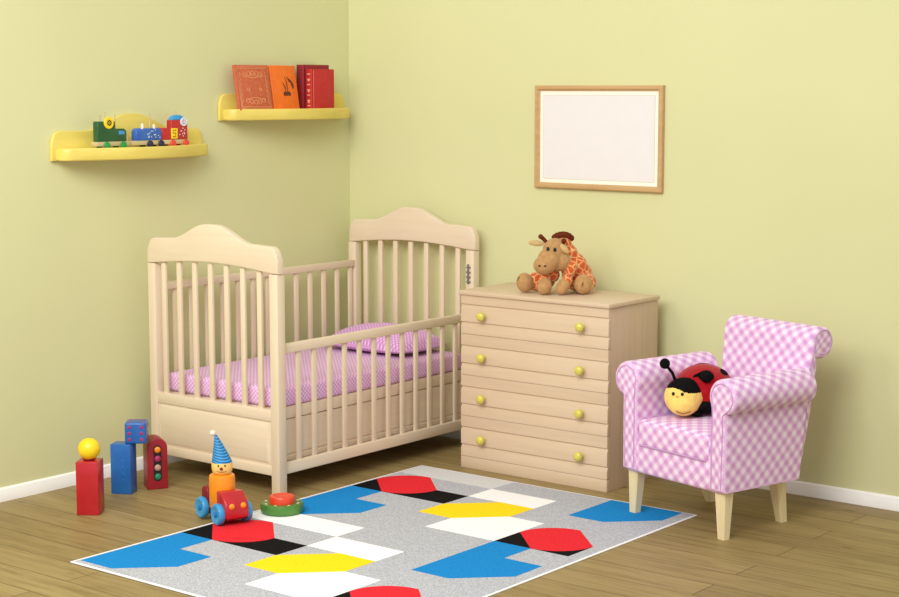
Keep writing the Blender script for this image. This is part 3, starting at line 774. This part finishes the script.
# ------------------------------------------------------------------ toy train on the left shelf
def build_train():
    y0, z0 = -1.634, 1.3778
    t = thing('toy_train', 'wooden toy train with green, blue and red blocks on the left yellow shelf', 'toy train', (.088, y0, z0))
    D = .016    # half depth
    P = lambda mb, n, m, par=None: mb.build(n, m, par or t)
    P(MB().bb((-D-.004, 0, .012), (D+.004, .145+.03, .030), .002), 'wagon_board', 'tanw')
    P(MB().bb((-D-.004, .180, .012), (D+.004, .345, .030), .002), 'wagon_board', 'tanw')
    P(MB().bb((-D-.004, .350, .012), (D+.004, .495, .030), .002), 'wagon_board', 'tanw')
    for y, m in ((.046, 'bgreen'), (.132, 'bgreen'), (.275, 'navy'), (.336, 'navy'), (.402, 'orred'), (.474, 'orred')):
        for s in (-1, 1):
            T = Matrix.Translation((s*(D+.008), y, .0150)) @ Matrix.Rotation(s*PI/2, 4, 'Y')
            w = P(MB().lathe([(.0135, -.004), (.015, -.002), (.015, .003), (.0135, .005), (.006, .005), (.005, .007), (.001, .007)], 0, T, 24), 'wheel', m)
    # green engine: tall cab then low bonnet
    g = P(MB().prism([(.008, .030), (.157, .030), (.157, .072), (.145, .082), (.098, .082), (.098, .110), (.090, .112), (.012, .112), (.008, .106)], -D, D, YZ, 0, .003), 'green_block', 'dgreen')
    T = Matrix.Translation((D+.002, .062, .106)) @ Matrix.Rotation(PI/2, 4, 'Y')
    d = MB().lathe([(.024, -.002), (.0245, .002), (.022, .004), (.001, .004)], 0, T, 28)
    for k in range(8): a = k*PI/4; d.box((D+.0065, .062+.009*math.cos(a), .106+.009*math.sin(a)), (.002, .0055, .0055), .0005, 1)
    d.box((D+.0065, .062, .106), (.002, .005, .005), .0005, 1)
    P(d, 'yellow_disc', ['yellow', 'black'], g)
    P(MB().tube([(0, .062, .11), (0, .060, .150)], .002, n=8), 'mast', 'tanw', g); P(MB().tube([(0, .035, .11), (.006, .028, .140)], .002, n=8), 'mast', 'tanw', g)
    P(MB().bb((D-.001, .115, .058), (D+.0015, .145, .072), .0006), 'window', 'mblue', g)
    P(MB().tube([(0, .109, .08), (0, .109, .140)], .003, n=8), 'mast', 'tanw', g)
    P(MB().lathe([(.006, 0), (.006, .018), (.003, .021)], 0, Matrix.Translation((0, .166, .030)), 14), 'coupling_peg', 'cream')
    # blue wagon
    b = P(MB().prism([(.208, .030), (.346, .030), (.346, .070)] + [(.346-.138*k/20, .076+.006*math.sin(PI*k/5)**2) for k in range(1, 20)] + [(.208, .070)], -D, D, YZ, 0, .003), 'blue_block', 'pbl')
    dd = MB()
    for k in range(16): dd.ball((D, .268+random.random()*.07, .040+random.random()*.034), (.0012, .0024, .0024), 0, u=8, v=6)
    P(dd, 'white_speckles', 'off_white', b)
    P(MB().tube([(0, .295, .075), (0, .295, .142)], .003, n=8), 'mast', 'tanw', b)
    P(MB().lathe([(.006, 0), (.006, .018), (.003, .022)], 0, Matrix.Translation((0, .255, .078)), 14), 'peg', 'cream', b)
    P(MB().lathe([(.006, 0), (.006, .014), (.003, .018)], 0, Matrix.Translation((0, .318, .078)), 14), 'peg', 'cream', b)
    # red wagon
    r = P(MB().prism([(.348, .030), (.492, .030), (.492, .106), (.488, .112), (.404, .112), (.400, .080), (.352, .080), (.348, .076)], -D, D, YZ, 0, .003), 'red_block', 'red')
    e = MB(); e.bb((D-.001, .398, .034), (D+.002, .434, .078), .0006, 0)
    e.tube([(D+.002, .424, .070), (D+.002, .408, .070), (D+.002, .408, .058), (D+.002, .422, .058), (D+.002, .422, .044), (D+.002, .406, .042)], .0018, 1, n=6)
    P(e, 'yellow_plaque', ['yellow', 'dred'], r)
    P(MB().prism([(.408, .112), (.480, .112)] + arc(.444, .112, .036, 0, 180, 14, .022)[1:-1], -D+.004, D-.004, YZ, 0, .003), 'blue_roof', 'mblue', r)
    T = Matrix.Translation((D+.002, .468, .104)) @ Matrix.Rotation(PI/2, 4, 'Y')
    w = MB().lathe([(.018, -.002), (.0185, .002), (.016, .004), (.013, .003), (.001, .003)], 0, T, 24)
    for k in range(6): a = k*PI/3; w.ball((D+.006, .468+.008*math.cos(a), .104+.008*math.sin(a)), .0018, 1, u=8, v=6)
    P(w, 'pale_disc', ['off_white', 'dot_red'], r)
    sp = MB()
    for k in range(9): sp.ball((D, .445+random.random()*.04, .042+random.random()*.04), (.0012, .0025, .0025), 0, u=8, v=6)
    P(sp, 'speckles', 'off_white', r)
    P(MB().tube([(0, .386, .08), (0, .386, .142)], .003, n=8), 'mast', 'tanw', r)
    P(MB().tube([(0, .441, .13), (0, .441, .150)], .0025, n=8), 'mast', 'tanw', r)
build_train()

# ------------------------------------------------------------------ wooden toys on the floor
def yaw_of(dx, dy): return math.atan2(dy, dx)
o = MB().box((0, 0, .104), (.087, .086, .208), .004).build('toy_block', 'red'); o.location = (.4205, -1.972, .0); o.rotation_euler = (0, 0, .62)
tag(o, 'tall red wooden block with the yellow ball on top, leftmost on the floor', 'toy block', 'wooden toy blocks by the cot')
b = MB().ball((0, 0, .0425), .0425, 0, u=36, v=24); b.lathe([(.020, .0), (.024, .003), (.024, .007), (.016, .010)], 1, None, 24)
o = b.build('toy_ball', ['yellow', 'dred'], ang=60); o.location = (.4205, -1.972, .2082)
tag(o, 'yellow wooden ball balanced on the tall red block', 'toy ball')
mb = MB().box((0, 0, .102), (.086, .068, .204), .004)
for k in range(4): mb.box((.012, -.0342, .060+k*.026), (.012, .002, .006), .0008, 1)
for k in range(3): mb.tube([(.012+.010*math.cos(a), -.0345, .072+k*.028+.010*math.sin(a)) for a in [PI*q/6 for q in range(7)]], .001, 1, n=5)
o = mb.build('toy_block', ['blue', 'hub']); o.location = (.267, -1.674, 0); o.rotation_euler = (0, 0, .12+.35)
tag(o, 'tall blue wooden block standing beside the traffic light block', 'toy block', 'wooden toy blocks by the cot')
def dice():
    s = .086; mb = MB().box((0, 0, s/2), (s, s, s), .007, seg=3)
    for x in (-.024, .024):
        for z in (-.025, 0, .025): mb.ball((x, -s/2, s/2+z), (.0075, .0012, .0075), 1, u=14, v=6)
    for x in (-.024, .024):
        for y in (-.024, .024): mb.ball((x, y, s), (.0075, .0075, .0012), 1, u=14, v=6); mb.ball((s/2, x, s/2+y), (.0012, .0075, .0075), 1, u=14, v=6)
    o = mb.build('toy_dice', ['blue', 'dot_red']); o.location = (.298, -1.628, .2045); o.rotation_euler = (0, 0, CAMYAW+.05)
    tag(o, 'blue wooden dice with crimson dots resting on the tall blue block', 'dice')
dice()
def traffic():
    t = thing('traffic_light_block', 'maroon arched wooden block with four coloured traffic lights', 'toy block', (.296, -1.531, 0), math.radians(60), 'wooden toy blocks by the cot')
    w, h, d = .083, .211, .090
    pr = [(-w/2, 0), (w/2, 0), (w/2, h-.04)] + arc(0, h-.041, w/2, 0, 180, 18, .041)[1:-1] + [(-w/2, h-.04)]
    MB().prism(pr, -d/2, d/2, XZ, 0, .004).build('block', 'maroon', t)
    s = .0165
    sl = arc(0, .167, s, 0, 180, 12) + arc(0, .050, s, 180, 360, 12)
    MB().prism(sl, -d/2-.0008, -d/2+.002, XZ).build('light_slot', 'black', t)
    for z, m in ((.164, 'orange'), (.127, 'dot_red'), (.090, 'bulb'), (.053, 'teal')):
        MB().ball((0, -d/2-.001, z), (.0135, .008, .0135), u=18, v=12).build('light', m, t)
traffic()

def clown_car():
    t = thing('clown_car', 'red toy car with blue wheels and an orange clown driver in striped hat', 'toy car', (.908, -1.734, .0045), math.radians(-17))
    P = lambda mb, n, m, par=None: mb.build(n, m, par or t)
    # local x = forward, y = left
    P(MB().bb((-.098, -.042, .018), (.098, .042, .048), .004), 'chassis', 'dred')
    hood = [(.034, .030), (.112, .030), (.116, .066), (.104, .090), (.070, .121), (.034, .121)]
    h = P(MB().prism(hood, -.047, .047, XZ, 0, .005), 'bonnet', 'red')
    for y in (-.024, .024): P(MB().ball((.113, y, .075), (.009, .0115, .0115), u=16, v=10), 'headlamp', 'orange', h)
    P(MB().prism([(-.100, .040), (-.048, .040), (-.048, .105), (-.060, .118), (-.088, .118), (-.100, .105)], -.044, .044, XZ, 0, .005), 'boot', 'dred')
    for x in (-.070, .064):
        for s in (-1, 1):
            T = Matrix.Translation((x, s*.057, .0410)) @ Matrix.Rotation(-s*PI/2, 4, 'X')
            w = P(MB().lathe([(.032, -.013), (.0385, -.011), (.041, -.006), (.041, .006), (.0385, .011), (.032, .013), (.024, .0095), (.001, .0095)], 0, T, 32), 'wheel', 'mblue')
            P(MB().lathe([(.010, .009), (.010, .013), (.007, .015), (.001, .015)], 0, T, 16), 'hub', 'hub', w)
    d = P(MB().lathe([(.046, .045), (.0495, .050), (.0495, .160), (.047, .170), (.040, .175), (.001, .176)], 0, Matrix.Translation((-.012, 0, 0)), 36), 'driver_body', 'orange')
    hx = -.010
    hd = P(MB().lathe([(.018, .173), (.032, .178), (.0385, .188), (.040, .203), (.039, .218), (.032, .230), (.01, .238)], 0, Matrix.Translation((hx, 0, 0)), 36), 'head', 'skin', d)
    fa = math.radians(-30)
    def on(a, z, r=.0398): return (hx+r*math.cos(fa+a), r*math.sin(fa+a), z)
    for a in (-.30, .34): P(MB().ball(on(a, .213), (.0032, .0032, .0042), u=10, v=8), 'eye', 'black', hd)
    P(MB().ball(on(-.02, .202, .0405), .0062, u=12, v=8), 'nose', 'dred', hd)
    P(MB().tube([on(a, .189+.0035*(a/.5)**2, .0385) for a in [-.5+k*.1 for k in range(11)]], .0012, n=6), 'mouth', 'dred', hd)
    # conical hat leaning back, sits on the head
    n = 28; vs = []; fs = []; R = 12
    ax = Vector((-.022, -.014, 0))
    for i in range(R+1):
        f = i/R; r = .036*(1-f)**.92+.003; z = .221+.103*f; c = ax*(f**1.2)
        for k in range(n): a = 2*PI*k/n; vs.append((hx+c.x+r*math.cos(a), c.y+r*math.sin(a), z))
    for i in range(R):
        for k in range(n): fs.append((i*n+k, i*n+(k+1) % n, (i+1)*n+(k+1) % n, (i+1)*n+k))
    fs.append(tuple(R*n+k for k in range(n))); fs.append(tuple(reversed(range(n))))
    mb = MB(); mb.add(vs, fs); hat = P(mb, 'hat', 'hat', d)
    P(MB().ball((hx+ax.x-.006, ax.y-.008, .329), .0115, u=16, v=12), 'pompom', 'cream', hat)
clown_car()

def stacker():
    t = thing('stacking_toy', 'round green wooden toy with a red disc on top beside the cot post', 'toy', (1.000, -1.516, .0052))
    t.scale = (1.04, 1.04, 1.04)
    n = 64; mb = MB(); vs = []; fs = []
    prof = [(.070, 0), (.077, .003), (.079, .010), (.079, .028), (.076, .036), (.071, .038), (.060, .036), (.001, .034)]
    for r, z in prof:
        for k in range(n):
            a = 2*PI*k/n; q = r*(1+(.022*math.cos(8*a) if z > .02 and r > .05 else 0)); vs.append((q*math.cos(a), q*math.sin(a), z))
    for i in range(len(prof)-1):
        for k in range(n): fs.append((i*n+k, i*n+(k+1) % n, (i+1)*n+(k+1) % n, (i+1)*n+k))
    fs.append(tuple(reversed(range(n)))); fs.append(tuple((len(prof)-1)*n+k for k in range(n)))
    mb.add(vs, fs); g = mb.build('green_base', 'green', t)
    for k in range(8):
        a = 2*PI*(k+.5)/8; MB().ball((.064*math.cos(a), .064*math.sin(a), .036), (.006, .006, .003), u=12, v=8).build('pale_dot', 'pages', g)
    MB().lathe([(.045, .030), (.048, .033), (.048, .056), (.045, .061), (.032, .064), (.028, .061), (.001, .061)], 0, None, 40).build('red_disc', 'orred', t)
stacker()

# ------------------------------------------------------------------ light
W = bpy.data.worlds.new('World'); S.world = W; W.use_nodes = True
W.node_tree.nodes['Background'].inputs[0].default_value = lin((252, 253, 255)); W.node_tree.nodes['Background'].inputs[1].default_value = .70
def area(name, loc, tgt, size, energy, col=(1, .97, .92)):
    l = bpy.data.lights.new(name, 'AREA'); l.shape = 'RECTANGLE'; l.size = size[0]; l.size_y = size[1]; l.energy = energy; l.color = col
    o = bpy.data.objects.new(name, l); COL.objects.link(o); o.location = loc
    o.rotation_euler = (Vector(tgt)-Vector(loc)).to_track_quat('-Z', 'Y').to_euler(); return o
area('key_softbox', (3.2, -5.4, 4.0), (.9, -.7, .8), (2.6, 2.6), 208, (1, .985, .96))
area('left_fill', (1.0, -4.3, 2.5), (.6, -1.2, .5), (.9, .9), 29, (1, .97, .90))  # added fill light, brightens the cot foot, toys and near rug

# ------------------------------------------------------------------ camera
cd = bpy.data.cameras.new('camera'); cd.sensor_width = 36; cd.lens = 1678.489/899*36
cam = bpy.data.objects.new('camera', cd); COL.objects.link(cam)
cam.location = (5.4384, -6.0466, 1.6247); cam.rotation_euler = (PI/2-.1249, 0, .6733)
S.camera = cam
